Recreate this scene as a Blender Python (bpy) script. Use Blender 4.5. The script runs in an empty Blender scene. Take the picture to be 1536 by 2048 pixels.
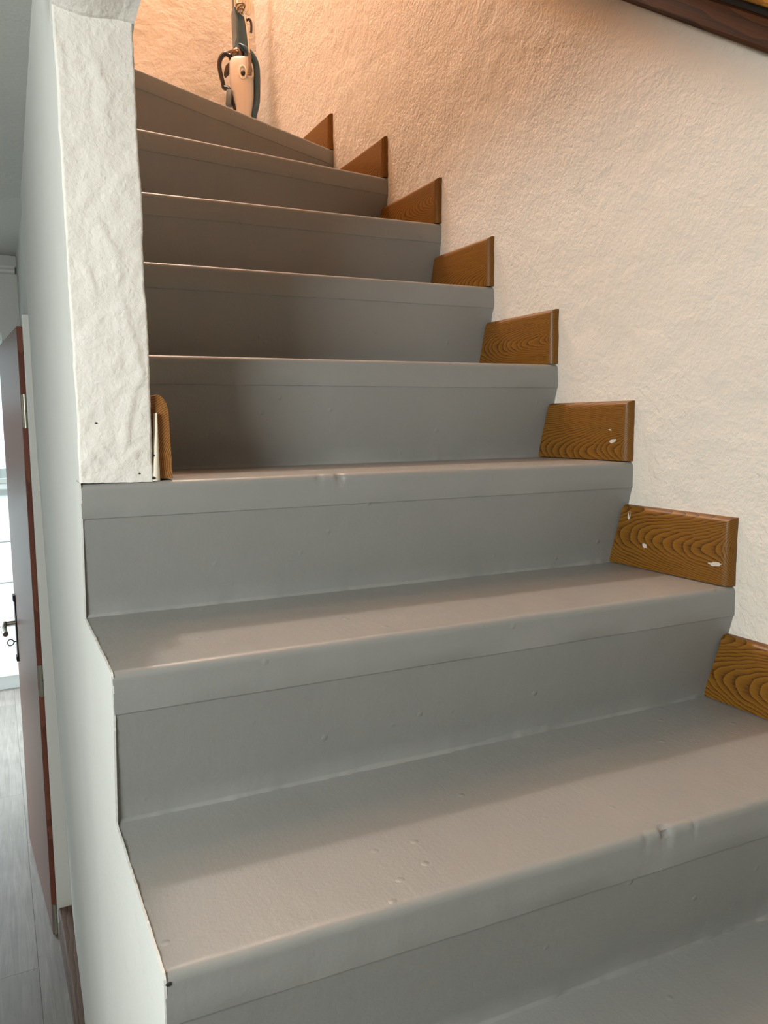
import bpy, bmesh, math, random
from mathutils import Vector, Matrix, noise

random.seed(7)
SC = bpy.context.scene
COL = SC.collection
PI = math.pi

# ------------------------------------------------------------------ camera, world, light, exposure
CAM_POS = Vector((-0.98872, 0.0, 0.07526))
YAW, PITCH, ROLL, FPX = 0.47007771, 0.11842569, 0.01024653, 1535.194


def camera_axes():
    f = Vector((math.sin(YAW) * math.cos(PITCH), math.cos(YAW) * math.cos(PITCH), -math.sin(PITCH)))
    r = Vector((math.cos(YAW), -math.sin(YAW), 0))
    d = f.cross(r)
    c, s = math.cos(ROLL), math.sin(ROLL)
    return c * r + s * d, -s * r + c * d, f


cam_data = bpy.data.cameras.new('camera')
cam_data.sensor_fit = 'HORIZONTAL'
cam_data.sensor_width = 36.0
cam_data.lens = 36.0 * FPX / 1536.0
cam_data.clip_start = 0.02
cam = bpy.data.objects.new('camera', cam_data)
COL.objects.link(cam)
_r, _d, _f = camera_axes()
_m = Matrix((_r, -_d, -_f)).transposed().to_4x4()
_m.translation = CAM_POS
cam.matrix_world = _m
SC.camera = cam

world = bpy.data.worlds.new('sky')
SC.world = world
world.use_nodes = True
wn = world.node_tree
wn.nodes['Background'].inputs[0].default_value = (0.80, 0.93, 1.0, 1)
wn.nodes['Background'].inputs[1].default_value = 2.2

SC.view_settings.view_transform = 'Standard'
SC.view_settings.look = 'None'
SC.view_settings.gamma = 1.0
SC.view_settings.use_curve_mapping = False
SC.view_settings.exposure = 0.0


def area(name, loc, target, sx, sy, power, color, spread=PI):
    l = bpy.data.lights.new(name, 'AREA')
    l.shape = 'RECTANGLE'
    l.size, l.size_y = sx, sy
    l.energy = power
    l.color = color
    l.spread = spread
    o = bpy.data.objects.new(name, l)
    COL.objects.link(o)
    o.location = loc
    o.rotation_euler = (Vector(target) - Vector(loc)).to_track_quat('-Z', 'Y').to_euler()
    return o


# daylight entering by the hall window (left, behind the photographer); kitchen fill from an added unseen window
area('hall_window_daylight', (-2.16, -0.15, 0.47), (-0.6, 0.75, -0.30), 0.62, 0.50, 34, (0.97, 0.99, 0.96))
area('kitchen_fill_light', (-2.15, 4.75, 0.10), (-1.15, 4.6, -1.6), 1.0, 0.8, 64, (0.82, 0.92, 1.0), 1.9)


def bulb(name, loc, power, color, size):
    l = bpy.data.lights.new(name, 'POINT')
    l.energy = power
    l.color = color
    l.shadow_soft_size = size
    o = bpy.data.objects.new(name, l)
    COL.objects.link(o)
    o.location = loc


# light well high over the landing, and an unseen warm lamp set forward to brighten the mid wall
bulb('stairwell_top_light', (-0.40, 2.86, 3.15), 160, (1.0, 0.92, 0.86), 0.09)
bulb('warm_fill_lamp', (-0.62, 1.55, 2.25), 20, (1.0, 0.62, 0.36), 0.12)


# ------------------------------------------------------------------ materials
def new_mat(name):
    m = bpy.data.materials.new(name)
    m.use_nodes = True
    nt = m.node_tree
    return m, nt, nt.nodes['Principled BSDF']


def N(nt, typ, **kw):
    n = nt.nodes.new(typ)
    for k, v in kw.items():
        setattr(n, k, v)
    return n


def plain(name, col, rough=0.5, metal=0.0, spec=0.5):
    m, nt, b = new_mat(name)
    b.inputs['Base Color'].default_value = (*col, 1)
    b.inputs['Roughness'].default_value = rough
    b.inputs['Metallic'].default_value = metal
    b.inputs['Specular IOR Level'].default_value = spec
    return m


def noise_node(nt, scale, detail=4, rough=0.55, dist=0.0, vec=None):
    n = N(nt, 'ShaderNodeTexNoise')
    n.inputs['Scale'].default_value = scale
    n.inputs['Detail'].default_value = detail
    n.inputs['Roughness'].default_value = rough
    n.inputs['Distortion'].default_value = dist
    if vec is not None:
        nt.links.new(vec, n.inputs['Vector'])
    return n


def math_node(nt, op, a, b=None):
    n = N(nt, 'ShaderNodeMath', operation=op)
    for i, v in enumerate((a, b)):
        if v is None:
            continue
        if isinstance(v, (int, float)):
            n.inputs[i].default_value = v
        else:
            nt.links.new(v, n.inputs[i])
    return n.outputs[0]


def ramp(nt, fac, stops):
    r = N(nt, 'ShaderNodeValToRGB')
    el = r.color_ramp.elements
    el[0].position, el[0].color = stops[0][0], (*stops[0][1], 1)
    el[1].position, el[1].color = stops[-1][0], (*stops[-1][1], 1)
    for p, c in stops[1:-1]:
        e = el.new(p)
        e.color = (*c, 1)
    nt.links.new(fac, r.inputs[0])
    return r.outputs[0]


def bump(nt, bsdf, height, dist, strength=1.0):
    b = N(nt, 'ShaderNodeBump')
    b.inputs['Distance'].default_value = dist
    b.inputs['Strength'].default_value = strength
    nt.links.new(height, b.inputs['Height'])
    nt.links.new(b.outputs[0], bsdf.inputs['Normal'])


def plaster(name, col, grain, dist, brush=None, mask=False):
    """lime plaster: dimpled relief of a few millimetres, patchy where it was trowelled flatter"""
    m, nt, b = new_mat(name)
    tc = N(nt, 'ShaderNodeTexCoord').outputs['Object']
    big = noise_node(nt, 5.0, 3, vec=tc)
    c = ramp(nt, big.outputs['Fac'], [(0.3, [x * 0.965 for x in col]), (0.7, col)])
    nt.links.new(c, b.inputs['Base Color'])
    b.inputs['Roughness'].default_value = 0.75
    b.inputs['Specular IOR Level'].default_value = 0.25
    n1 = noise_node(nt, grain, 3, 0.5, 0.35, tc)
    n2 = noise_node(nt, grain * 2.7, 2, 0.5, 0.2, tc)
    n3 = noise_node(nt, grain * 0.22, 2, 0.5, 0.5, tc)
    h = math_node(nt, 'ADD', n1.outputs['Fac'], math_node(nt, 'MULTIPLY', n2.outputs['Fac'], 0.35))
    if mask:
        k = ramp(nt, noise_node(nt, 2.6, 3, vec=tc).outputs['Fac'], [(0.36, (0.50,) * 3), (0.62, (1.1,) * 3)])
        h = math_node(nt, 'MULTIPLY', h, k)
    h = math_node(nt, 'ADD', h, math_node(nt, 'MULTIPLY', n3.outputs['Fac'], 1.3))
    if brush:
        mp = N(nt, 'ShaderNodeMapping')
        mp.inputs['Scale'].default_value = brush
        nt.links.new(tc, mp.inputs['Vector'])
        n4 = noise_node(nt, 1.0, 3, vec=mp.outputs[0])
        h = math_node(nt, 'ADD', h, math_node(nt, 'MULTIPLY', n4.outputs['Fac'], 0.7))
    bump(nt, b, h, dist)
    return m


def wood(name, dark, mid, light, ring=46.0, tilt=7.0, rough=0.38, fibre=220.0, axis='Y', coat=0.25, centre=(0.02, 0, 0.05)):
    """flat-sawn timber: growth rings round an axis a few degrees off the board, so the face shows cathedrals"""
    m, nt, b = new_mat(name)
    tc = N(nt, 'ShaderNodeTexCoord').outputs['Object']
    info = N(nt, 'ShaderNodeObjectInfo')
    off = N(nt, 'ShaderNodeCombineXYZ')
    nt.links.new(math_node(nt, 'MULTIPLY', info.outputs['Random'], 0.02), off.inputs[0])
    nt.links.new(math_node(nt, 'MULTIPLY', info.outputs['Random'], 0.35), off.inputs[1])
    nt.links.new(math_node(nt, 'MULTIPLY', math_node(nt, 'SUBTRACT', math_node(nt, 'FRACT', math_node(nt, 'MULTIPLY', info.outputs['Random'], 17.3)), 0.5), 0.07), off.inputs[2])
    add = N(nt, 'ShaderNodeVectorMath', operation='ADD')
    nt.links.new(tc, add.inputs[0])
    nt.links.new(off.outputs[0], add.inputs[1])
    v0 = add.outputs[0]
    warp = noise_node(nt, 9.0, 3, 0.5, 0, v0)
    wv = N(nt, 'ShaderNodeVectorMath', operation='SCALE')
    nt.links.new(warp.outputs['Color'], wv.inputs[0])
    wv.inputs['Scale'].default_value = 0.013
    add2 = N(nt, 'ShaderNodeVectorMath', operation='ADD')
    nt.links.new(v0, add2.inputs[0])
    nt.links.new(wv.outputs[0], add2.inputs[1])
    mp = N(nt, 'ShaderNodeMapping')
    mp.inputs['Location'].default_value = (-centre[0], -centre[1], -centre[2])
    mp.inputs['Rotation'].default_value = (0, 0, math.radians(tilt)) if axis == 'Y' else (math.radians(tilt), 0, 0)
    nt.links.new(add2.outputs[0], mp.inputs['Vector'])
    w = N(nt, 'ShaderNodeTexWave', wave_type='RINGS', rings_direction=axis, wave_profile='SAW')
    w.inputs['Scale'].default_value = ring
    w.inputs['Distortion'].default_value = 0.6
    w.inputs['Detail'].default_value = 2
    nt.links.new(mp.outputs[0], w.inputs['Vector'])
    fm = N(nt, 'ShaderNodeMapping')
    s = [fibre * 4] * 3
    s['XYZ'.index(axis)] = fibre * 0.09
    fm.inputs['Scale'].default_value = s
    nt.links.new(v0, fm.inputs['Vector'])
    f = noise_node(nt, 1.0, 2, 0.5, 0, fm.outputs[0])
    g = math_node(nt, 'ADD', math_node(nt, 'MULTIPLY', w.outputs['Fac'], 0.60), math_node(nt, 'MULTIPLY', f.outputs['Fac'], 0.60))
    c = ramp(nt, g, [(0.30, dark), (0.50, mid), (0.92, light)])
    nt.links.new(c, b.inputs['Base Color'])
    b.inputs['Roughness'].default_value = rough
    b.inputs['Coat Weight'].default_value = coat
    b.inputs['Specular IOR Level'].default_value = 0.3
    b.inputs['Coat Roughness'].default_value = 0.25
    bump(nt, b, f.outputs['Fac'], 0.0002)
    return m


def grey_paint():
    m, nt, b = new_mat('grey_floor_paint')
    tc = N(nt, 'ShaderNodeTexCoord').outputs['Object']
    n = noise_node(nt, 7.0, 4, vec=tc)
    c = ramp(nt, n.outputs['Fac'], [(0.3, (0.245, 0.252, 0.240)), (0.7, (0.262, 0.268, 0.256))])
    nt.links.new(c, b.inputs['Base Color'])
    mp = N(nt, 'ShaderNodeMapping')
    mp.inputs['Scale'].default_value = (120, 14, 30)
    nt.links.new(tc, mp.inputs['Vector'])
    st = noise_node(nt, 1.0, 3, vec=mp.outputs[0])
    fine = noise_node(nt, 260, 3, 0.6, 0, tc)
    wob = noise_node(nt, 24, 3, 0.5, 0, tc)
    vo = N(nt, 'ShaderNodeTexVoronoi')
    vo.inputs['Scale'].default_value = 21
    nt.links.new(tc, vo.inputs['Vector'])
    speck = ramp(nt, vo.outputs['Distance'], [(0.035, (1, 1, 1)), (0.10, (0, 0, 0))])
    h = math_node(nt, 'ADD', math_node(nt, 'MULTIPLY', fine.outputs['Fac'], 0.22), math_node(nt, 'MULTIPLY', st.outputs['Fac'], 0.20))
    h = math_node(nt, 'ADD', h, math_node(nt, 'MULTIPLY', wob.outputs['Fac'], 0.5))
    h = math_node(nt, 'ADD', h, math_node(nt, 'MULTIPLY', speck, 0.55))
    bump(nt, b, h, 0.0011)
    r = math_node(nt, 'ADD', 0.36, math_node(nt, 'MULTIPLY', noise_node(nt, 30, 3, vec=tc).outputs['Fac'], 0.16))
    nt.links.new(r, b.inputs['Roughness'])
    b.inputs['Specular IOR Level'].default_value = 0.5
    return m


def laminate():
    m, nt, b = new_mat('grey_oak_laminate')
    tc = N(nt, 'ShaderNodeTexCoord').outputs['Object']
    info = N(nt, 'ShaderNodeObjectInfo')
    mp = N(nt, 'ShaderNodeMapping')
    mp.inputs['Scale'].default_value = (34, 2.2, 1)
    nt.links.new(tc, mp.inputs['Vector'])
    n1 = noise_node(nt, 1.0, 6, 0.65, 1.6, mp.outputs[0])
    n2 = noise_node(nt, 6.0, 3, vec=tc)
    g = math_node(nt, 'ADD', math_node(nt, 'MULTIPLY', n1.outputs['Fac'], 0.8), math_node(nt, 'MULTIPLY', n2.outputs['Fac'], 0.3))
    g = math_node(nt, 'ADD', g, math_node(nt, 'MULTIPLY', info.outputs['Random'], 0.12))
    c = ramp(nt, g, [(0.35, (0.127, 0.113, 0.098)), (0.60, (0.193, 0.172, 0.150)), (0.85, (0.275, 0.247, 0.218))])
    nt.links.new(c, b.inputs['Base Color'])
    b.inputs['Roughness'].default_value = 0.42
    bump(nt, b, n1.outputs['Fac'], 0.0006)
    return m


M = {}
M['stucco'] = plaster('white_lime_stucco', (0.745, 0.705, 0.63), 105, 0.0027, mask=True)
M['pillar'] = plaster('white_trowelled_plaster', (0.80, 0.785, 0.73), 85, 0.0018)
M['smooth'] = plaster('white_brushed_wall_paint', (0.70, 0.71, 0.68), 60, 0.0008, brush=(30, 160, 7))
M['paint'] = grey_paint()
M['oak'] = wood('varnished_oak', (0.060, 0.020, 0.002), (0.155, 0.064, 0.005), (0.225, 0.100, 0.009), ring=118, tilt=8, centre=(0.0, 0.27, 0.05), coat=0.08, rough=0.46)
M['oak_end'] = wood('oak_end_grain', (0.12, 0.042, 0.008), (0.22, 0.085, 0.017), (0.42, 0.21, 0.065), ring=120, axis='Y', tilt=0, centre=(0.075, 0.0, 0.03), coat=0.0, rough=0.6)
M['rail'] = wood('dark_stained_pine', (0.012, 0.003, 0.0008), (0.032, 0.009, 0.0018), (0.060, 0.019, 0.004), ring=26, tilt=4, rough=0.6, coat=0.0)
M['rail_light'] = wood('honey_pine', (0.30, 0.13, 0.012), (0.42, 0.20, 0.02), (0.50, 0.26, 0.035), ring=20, tilt=3, rough=0.4)
M['mahogany'] = wood('red_brown_door_veneer', (0.115, 0.048, 0.032), (0.160, 0.072, 0.050), (0.200, 0.096, 0.070), ring=24, tilt=2, rough=0.45, axis='Z', fibre=160, coat=0.05)
M['mahogany_edge'] = wood('red_door_edge', (0.13, 0.038, 0.022), (0.18, 0.055, 0.033), (0.22, 0.075, 0.045), ring=24, tilt=2, rough=0.5, axis='Z')
M['warm_bounce'] = wood('pine_bounce_tint', (0.30, 0.12, 0.03), (0.46, 0.21, 0.06), (0.55, 0.28, 0.09), ring=12, tilt=3)  # unseen wood surfaces added to turn the bounced light orange
M['base'] = wood('brown_baseboard', (0.050, 0.026, 0.016), (0.095, 0.052, 0.034), (0.135, 0.078, 0.052), ring=36, tilt=3, rough=0.5)
M['laminate'] = laminate()
M['white_paint'] = plain('white_gloss_paint', (0.74, 0.745, 0.71), 0.4)
M['cabinet'] = plain('white_cabinet_front', (0.80, 0.83, 0.82), 0.35)
M['filler'] = plain('acrylic_filler', (0.80, 0.74, 0.60), 0.6)
M['chip'] = plain('grey_white_paint_spot', (0.56, 0.52, 0.46), 0.6)
M['steel'] = plain('dull_steel', (0.42, 0.40, 0.34), 0.38, 0.9)
M['iron'] = plain('black_iron', (0.035, 0.033, 0.035), 0.45, 0.6)
M['dark'] = plain('dark_hole_and_shade', (0.02, 0.018, 0.016), 0.8)
M['soil'] = plain('outside_ground', (0.25, 0.25, 0.22), 0.9)
M['tile'] = plain('terracotta_roof', (0.46, 0.13, 0.07), 0.8)
M['render'] = plain('white_house_render', (0.8, 0.8, 0.78), 0.8)
M['vac_white'] = plain('cream_vacuum_shell', (0.74, 0.67, 0.60), 0.32)
M['vac_blue'] = plain('slate_blue_plastic', (0.050, 0.115, 0.165), 0.36)
M['vac_grey'] = plain('grey_blue_plastic', (0.16, 0.20, 0.22), 0.35)
M['vac_dark'] = plain('brown_black_plastic', (0.045, 0.032, 0.024), 0.28)
M['vac_ball'] = plain('smoked_metal_joint', (0.20, 0.15, 0.11), 0.22, 0.85)
M['cable'] = plain('cream_rubber_cable', (0.90, 0.82, 0.68), 0.4)
M['sleeve'] = plain('brown_cable_sleeve', (0.24, 0.16, 0.09), 0.5)
M['chrome'] = plain('cream_badge_ring', (0.92, 0.88, 0.74), 0.25)
M['rubber'] = plain('black_rubber', (0.02, 0.02, 0.02), 0.6)


def glass_mat():
    m, nt, b = new_mat('window_glass')
    out = nt.nodes['Material Output']
    t = N(nt, 'ShaderNodeBsdfTransparent')
    t.inputs[0].default_value = (0.96, 0.985, 0.98, 1)
    g = N(nt, 'ShaderNodeBsdfGlossy')
    g.inputs['Roughness'].default_value = 0.03
    mx = N(nt, 'ShaderNodeMixShader')
    mx.inputs[0].default_value = 0.06
    nt.links.new(t.outputs[0], mx.inputs[1])
    nt.links.new(g.outputs[0], mx.inputs[2])
    nt.links.new(mx.outputs[0], out.inputs['Surface'])
    return m


M['glass'] = glass_mat()


# ------------------------------------------------------------------ helpers
def link(name, bm, mat, parent=None, loc=None, smooth=False, kind=None, label=None, cat=None, group=None):
    bmesh.ops.recalc_face_normals(bm, faces=bm.faces)
    me = bpy.data.meshes.new(name)
    bm.to_mesh(me)
    bm.free()
    me.materials.append(mat)
    if smooth:
        for p in me.polygons:
            p.use_smooth = True
    o = bpy.data.objects.new(name, me)
    COL.objects.link(o)
    if parent is not None:
        o.parent = parent
    if loc is not None:
        o.location = loc
    tag(o, label, cat, group, kind)
    return o


def tag(o, label=None, cat=None, group=None, kind=None):
    for k, v in (('label', label), ('category', cat), ('group', group), ('kind', kind)):
        if v:
            o[k] = v
    return o


def empty(name, loc, label=None, cat=None, group=None, kind=None):
    o = bpy.data.objects.new(name, None)
    o.empty_display_size = 0.05
    COL.objects.link(o)
    o.location = loc
    return tag(o, label, cat, group, kind)


def box(bm, x0, x1, y0, y1, z0, z1, bevel=0.0, seg=1):
    r = bmesh.ops.create_cube(bm, size=1.0)
    vs = r['verts']
    for v in vs:
        v.co = Vector(((x0 + x1) / 2 + v.co.x * (x1 - x0), (y0 + y1) / 2 + v.co.y * (y1 - y0), (z0 + z1) / 2 + v.co.z * (z1 - z0)))
    if bevel:
        es = list({e for v in vs for e in v.link_edges})
        bmesh.ops.bevel(bm, geom=es, offset=bevel, segments=seg, affect='EDGES', profile=0.5)
    return bm


def tube(bm, pts, rad, n=10, flat=1.0, cap=True):
    """sweep an ellipse along points; rad may be a list"""
    pts = [Vector(p) for p in pts]
    rads = rad if isinstance(rad, (list, tuple)) else [rad] * len(pts)
    rings = []
    prev = None
    for i, p in enumerate(pts):
        a = pts[max(i - 1, 0)]
        c = pts[min(i + 1, len(pts) - 1)]
        t = (c - a).normalized()
        if prev is None:
            ref = Vector((0, 1, 0)) if abs(t.y) < 0.9 else Vector((1, 0, 0))
            u = (ref - ref.dot(t) * t).normalized()
        else:
            u = (prev - prev.dot(t) * t).normalized()
        prev = u
        w = t.cross(u)
        rings.append([bm.verts.new(p + (u * math.cos(2 * PI * k / n) * flat + w * math.sin(2 * PI * k / n)) * rads[i]) for k in range(n)])
    for i in range(len(rings) - 1):
        for k in range(n):
            bm.faces.new((rings[i][k], rings[i][(k + 1) % n], rings[i + 1][(k + 1) % n], rings[i + 1][k]))
    if cap:
        bm.faces.new(rings[0][::-1])
        bm.faces.new(rings[-1])
    return bm


def smooth_path(pts, n=6):
    """Catmull-Rom through the points"""
    P = [Vector(p) for p in pts]
    P = [2 * P[0] - P[1]] + P + [2 * P[-1] - P[-2]]
    out = []
    for i in range(1, len(P) - 2):
        for k in range(n):
            t = k / n
            a, b, c, d = P[i - 1], P[i], P[i + 1], P[i + 2]
            out.append(0.5 * ((2 * b) + (c - a) * t + (2 * a - 5 * b + 4 * c - d) * t * t + (3 * b - a - 3 * c + d) * t ** 3))
    out.append(P[-2])
    return out


def rough(p, amp, big=13.0, small=55.0, seed=0.0):
    q = Vector(p) + Vector((seed, seed * 2, -seed))
    return noise.noise_vector(q * big) * amp + noise.noise_vector(q * small) * amp * 0.34 + noise.noise_vector(q * small * 2.7) * amp * 0.2


def grid_patch(bm, fn, us, vs):
    rows = [[bm.verts.new(fn(u, v)) for v in vs] for u in us]
    for i in range(len(us) - 1):
        for j in range(len(vs) - 1):
            bm.faces.new((rows[i][j], rows[i + 1][j], rows[i + 1][j + 1], rows[i][j + 1]))
    return rows


def frange(a, b, step):
    n = max(1, round((b - a) / step))
    return [a + (b - a) * i / n for i in range(n + 1)]


def prism(bm, pts2, x0, x1):
    """closed outline in (y,z), extruded in x"""
    a = [bm.verts.new((x0, y, z)) for y, z in pts2]
    b = [bm.verts.new((x1, y, z)) for y, z in pts2]
    n = len(pts2)
    bm.faces.new(a)
    bm.faces.new(b[::-1])
    for i in range(n):
        bm.faces.new((a[i], b[i], b[(i + 1) % n], a[(i + 1) % n]))
    return bm


# ------------------------------------------------------------------ measurements
RISE = 0.18
FLOOR = -1.62
XL = -0.893                   # hall-side face of the stair block
XI = -0.803                   # inner face of the spine wall
XHALL = -2.2
YBACK = 2.985
HCEIL = 0.755
# nose lines: level -> (y at the left end, y at the right wall, x of the left end)
NOSE = {
    8: (1.872, 2.263, XI), 7: (1.806, 1.903, XI), 6: (1.660, 1.627, XI), 5: (1.442, 1.410, XI), 4: (1.236, 1.195, XI),
    3: (1.030, 0.990, XL), 2: (0.809, 0.776, XL), 1: (0.580, 0.533, XL), 0: (0.362, 0.318, XL),
    -1: (0.145, 0.102, XL), -2: (-0.072, -0.114, XL), -3: (-0.288, -0.330, XL), -4: (-0.504, -0.546, XL), -5: (-0.72, -0.762, XL),
}
BAND = 0.045
UNDER = 0.033


def lev(k):
    return (k - 3) * RISE


def nose_y(k, x):
    a, b, xl = NOSE[k]
    return b + (a - b) * (x / xl)


# ------------------------------------------------------------------ floor
bm = bmesh.new()
box(bm, XHALL - 0.15, 0.15, -2.65, 5.85, FLOOR - 0.12, FLOOR - 0.011)
floor = link('floor', bm, plain('floor_screed', (0.34, 0.32, 0.30), 0.9), kind='structure')
pw = 0.192
row = 0
x1 = -0.768
plank_me = {}
while x1 - pw > XHALL - 0.05 and row < 9:
    y = 2.4835 - 1.285 * 4 + (0.0 if row % 3 == 1 else (0.43 if row % 3 == 2 else 0.81))
    while y < 5.8:
        y0, y1 = max(y, -2.6), min(y + 1.285, 5.8)
        if y1 - y0 > 0.03:
            key = round(y1 - y0, 3)
            if key not in plank_me:
                bm = bmesh.new()
                box(bm, -pw / 2 + 0.00025, pw / 2 - 0.00025, -key / 2 + 0.00025, key / 2 - 0.00025, -0.0105, 0, 0.0005)
                o = link('floor_plank', bm, M['laminate'], floor)
                plank_me[key] = o.data
            else:
                o = bpy.data.objects.new('floor_plank', plank_me[key])
                COL.objects.link(o)
                o.parent = floor
            o.location = (x1 - pw / 2, (y0 + y1) / 2, FLOOR)
        y += 1.285
    x1 -= pw
    row += 1

# ------------------------------------------------------------------ right wall and back wall of the stairwell: stucco with real waves
ys = frange(-2.5, 0.15, 0.2)[:-1] + frange(0.15, 3.05, 0.0125)
zs = frange(FLOOR - 0.02, -0.72, 0.15)[:-1] + frange(-0.72, 1.65, 0.0125) + frange(1.65, 3.45, 0.2)[1:]


def wave(p, seed=0.0):
    q = Vector(p) + Vector((seed, 0, 0))
    return (noise.noise(q * 2.2) * 0.0025 + noise.noise(q * 11) * 0.0014 + noise.noise(q * 38) * 0.0013)


bm = bmesh.new()
grid_patch(bm, lambda y, z: (wave((0, y, z)), y, z), ys, zs)
wr = link('wall_right', bm, M['stucco'], smooth=True, kind='structure')
sm = wr.modifiers.new('thickness', 'SOLIDIFY')
sm.thickness = 0.12
sm.offset = -1 if wr.data.polygons[0].normal.x < 0 else 1

xs = frange(-0.95, 0.06, 0.0125)
zs2 = frange(0.85, 1.75, 0.0125) + frange(1.75, 3.45, 0.2)[1:]
bm = bmesh.new()
grid_patch(bm, lambda x, z: (x, YBACK + wave((x, 7, z)), z), xs, zs2)
wb = link('wall_back', bm, M['stucco'], smooth=True, kind='structure')
sm = wb.modifiers.new('thickness', 'SOLIDIFY')
sm.thickness = 0.12
sm.offset = -1 if wb.data.polygons[0].normal.y < 0 else 1

# stairwell ceiling high above
bm = bmesh.new()
box(bm, -1.1, 0.12, -2.6, 3.1, 3.40, 3.52)
link('ceiling', bm, M['warm_bounce'], kind='structure')  # orange wood chosen here to tint the bounce

# ------------------------------------------------------------------ spine wall with the pillar end, and its hall side
HALL_SLANT = 0.027 / 1.57      # the hall face leans away slightly


def hall_x(y, z=0.0):
    return XL + HALL_SLANT * (y - 1.03) + 0.0115 * (y - 1.03) * min(1.0, max(0.0, -z / 1.5))


def pv(p, a=0.0024):
    return Vector(p) + rough(p, a)


bm = bmesh.new()
yv = frange(1.03, 2.615, 0.02)
yv_front = frange(1.03, 1.20, 0.011)
zf = frange(0.0, 0.62, 0.00375)
zrest = frange(FLOOR, 0.0, 0.06)
xv = frange(XL, XI, 0.0075)
RIDGES = [
    [(-0.8284, 0.2201), (-0.8248, 0.1925), (-0.8173, 0.171), (-0.811, 0.1334), (-0.8245, 0.1079), (-0.8317, 0.073), (-0.8353, 0.038)],
    [(-0.8499, 0.515), (-0.8413, 0.4939), (-0.8339, 0.4694), (-0.8397, 0.4569), (-0.8335, 0.4307)],
    [(-0.846, 0.3096), (-0.8414, 0.295), (-0.8325, 0.2826), (-0.8314, 0.2566)],
    [(-0.8678, 0.2599), (-0.863, 0.2393)],
    [(-0.8849, 0.5166), (-0.8859, 0.469)],
    [(-0.8669, 0.0483), (-0.844, 0.0223), (-0.8246, 0.0409)],
    [(-0.8822, 0.0393), (-0.868, 0.0263)],
]


def ridge(x, z):
    h = 0.0
    for poly in RIDGES:
        for (x0, z0), (x1, z1) in zip(poly[:-1], poly[1:]):
            dx, dz = x1 - x0, z1 - z0
            t = min(1, max(0, ((x - x0) * dx + (z - z0) * dz) / (dx * dx + dz * dz)))
            d = math.hypot(x - x0 - dx * t, z - z0 - dz * t)
            side = (x - x0) * dz - (z - z0) * dx
            wd = 0.0025 if side < 0 else 0.010
            h = max(h, 0.0014 * math.exp(-(d / wd) ** 2))
    return h * min(1, max(0, (x - XL) / 0.012)) * min(1, max(0, (XI - x) / 0.008))


# front face above step, inner face, hall face, top
grid_patch(bm, lambda x, z: pv((x, 1.03, z)) - Vector((0, ridge(x, z), 0)), frange(XL, XI, 0.003), zf)
grid_patch(bm, lambda y, z: pv((XI, y, z)), yv_front + frange(1.2, 2.985, 0.04)[1:], zf + frange(0.62, 1.3, 0.05)[1:])
yh = frange(1.03, 1.2, 0.011) + frange(1.2, 2.615, 0.03)[1:]
yh = frange(1.03, 1.083, 0.0106) + frange(1.083, 1.2, 0.0117)[1:] + frange(1.2, 2.615, 0.03)[1:]
zh = zrest[:-1] + zf + frange(0.62, 1.3, 0.05)[1:]


def hall_pt(y, z):
    front = max(0.0, 1 - (y - 1.03) / 0.09)
    low = min(1.0, max(0.0, -z / 0.05))
    amp = (0.0011 + 0.0013 * front) * (1 - low) + low * (0.0011 - 0.0009 * max(0.0, 1 - (y - 1.083) / 0.06))
    return pv((hall_x(y, z), y, z), amp)


hv = {}
for a in range(len(yh) - 1):
    for b in range(len(zh) - 1):
        if yh[a] < 1.08 and zh[b] < -0.001:
            continue
        q = []
        for (c, d) in ((a, b), (a + 1, b), (a + 1, b + 1), (a, b + 1)):
            if (c, d) not in hv:
                hv[(c, d)] = bm.verts.new(hall_pt(yh[c], zh[d]))
            q.append(hv[(c, d)])
        bm.faces.new(q)
bmesh.ops.remove_doubles(bm, verts=bm.verts, dist=0.0004)
box(bm, XL + 0.036, XI - 0.012, 1.042, 2.60, 0.002, 1.29)
box(bm, XL + 0.060, XI - 0.012, 1.095, 2.60, FLOOR, 0.004)
box(bm, -0.855, XI - 0.006, 2.60, 3.545, 0.385, 1.29)      # over the cupboard doorway
box(bm, -0.855, XI - 0.006, 3.375, 3.545, FLOOR, 0.385)
ws = link('wall_spine', bm, M['pillar'], smooth=False, kind='structure')
for p in ws.data.polygons:
    p.use_smooth = True
# the long hall face is painted smoother than the pillar end
ws.data.materials.append(M['smooth'])
for p in ws.data.polygons:
    c = p.center
    if c.y > 1.037 and c.x < -0.855:
        p.material_index = 1

# soffit above the pillar: plaster flaring out towards the stairs
bm = bmesh.new()
prof = [(1.06, 0.545), (1.026, 0.556), (0.995, 0.578), (0.955, 0.625), (0.935, 0.69), (0.93, 0.95), (1.06, 0.95)]
xs_s = frange(0, 1, 0.05)
rows = []
for t in xs_s:
    ring = []
    for (y, z) in prof:
        flare = max(0.0, z - 0.556) * 0.28
        x = (XL - 0.001) * (1 - t) + (XI + 0.002 + min(flare, 0.045)) * t
        dz = -0.004 * math.sin(t * 5.0)
        ring.append(bm.verts.new(pv((x, y, z + dz + 0.009 * (1 - t) * (1 if z < 0.6 else 0)), 0.0022)))
    rows.append(ring)
for i in range(len(rows) - 1):
    for j in range(len(prof)):
        k = (j + 1) % len(prof)
        bm.faces.new((rows[i][j], rows[i + 1][j], rows[i + 1][k], rows[i][k]))
bm.faces.new(rows[0])
bm.faces.new(rows[-1][::-1])
link('trim_soffit', bm, M['pillar'], kind='structure')

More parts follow.
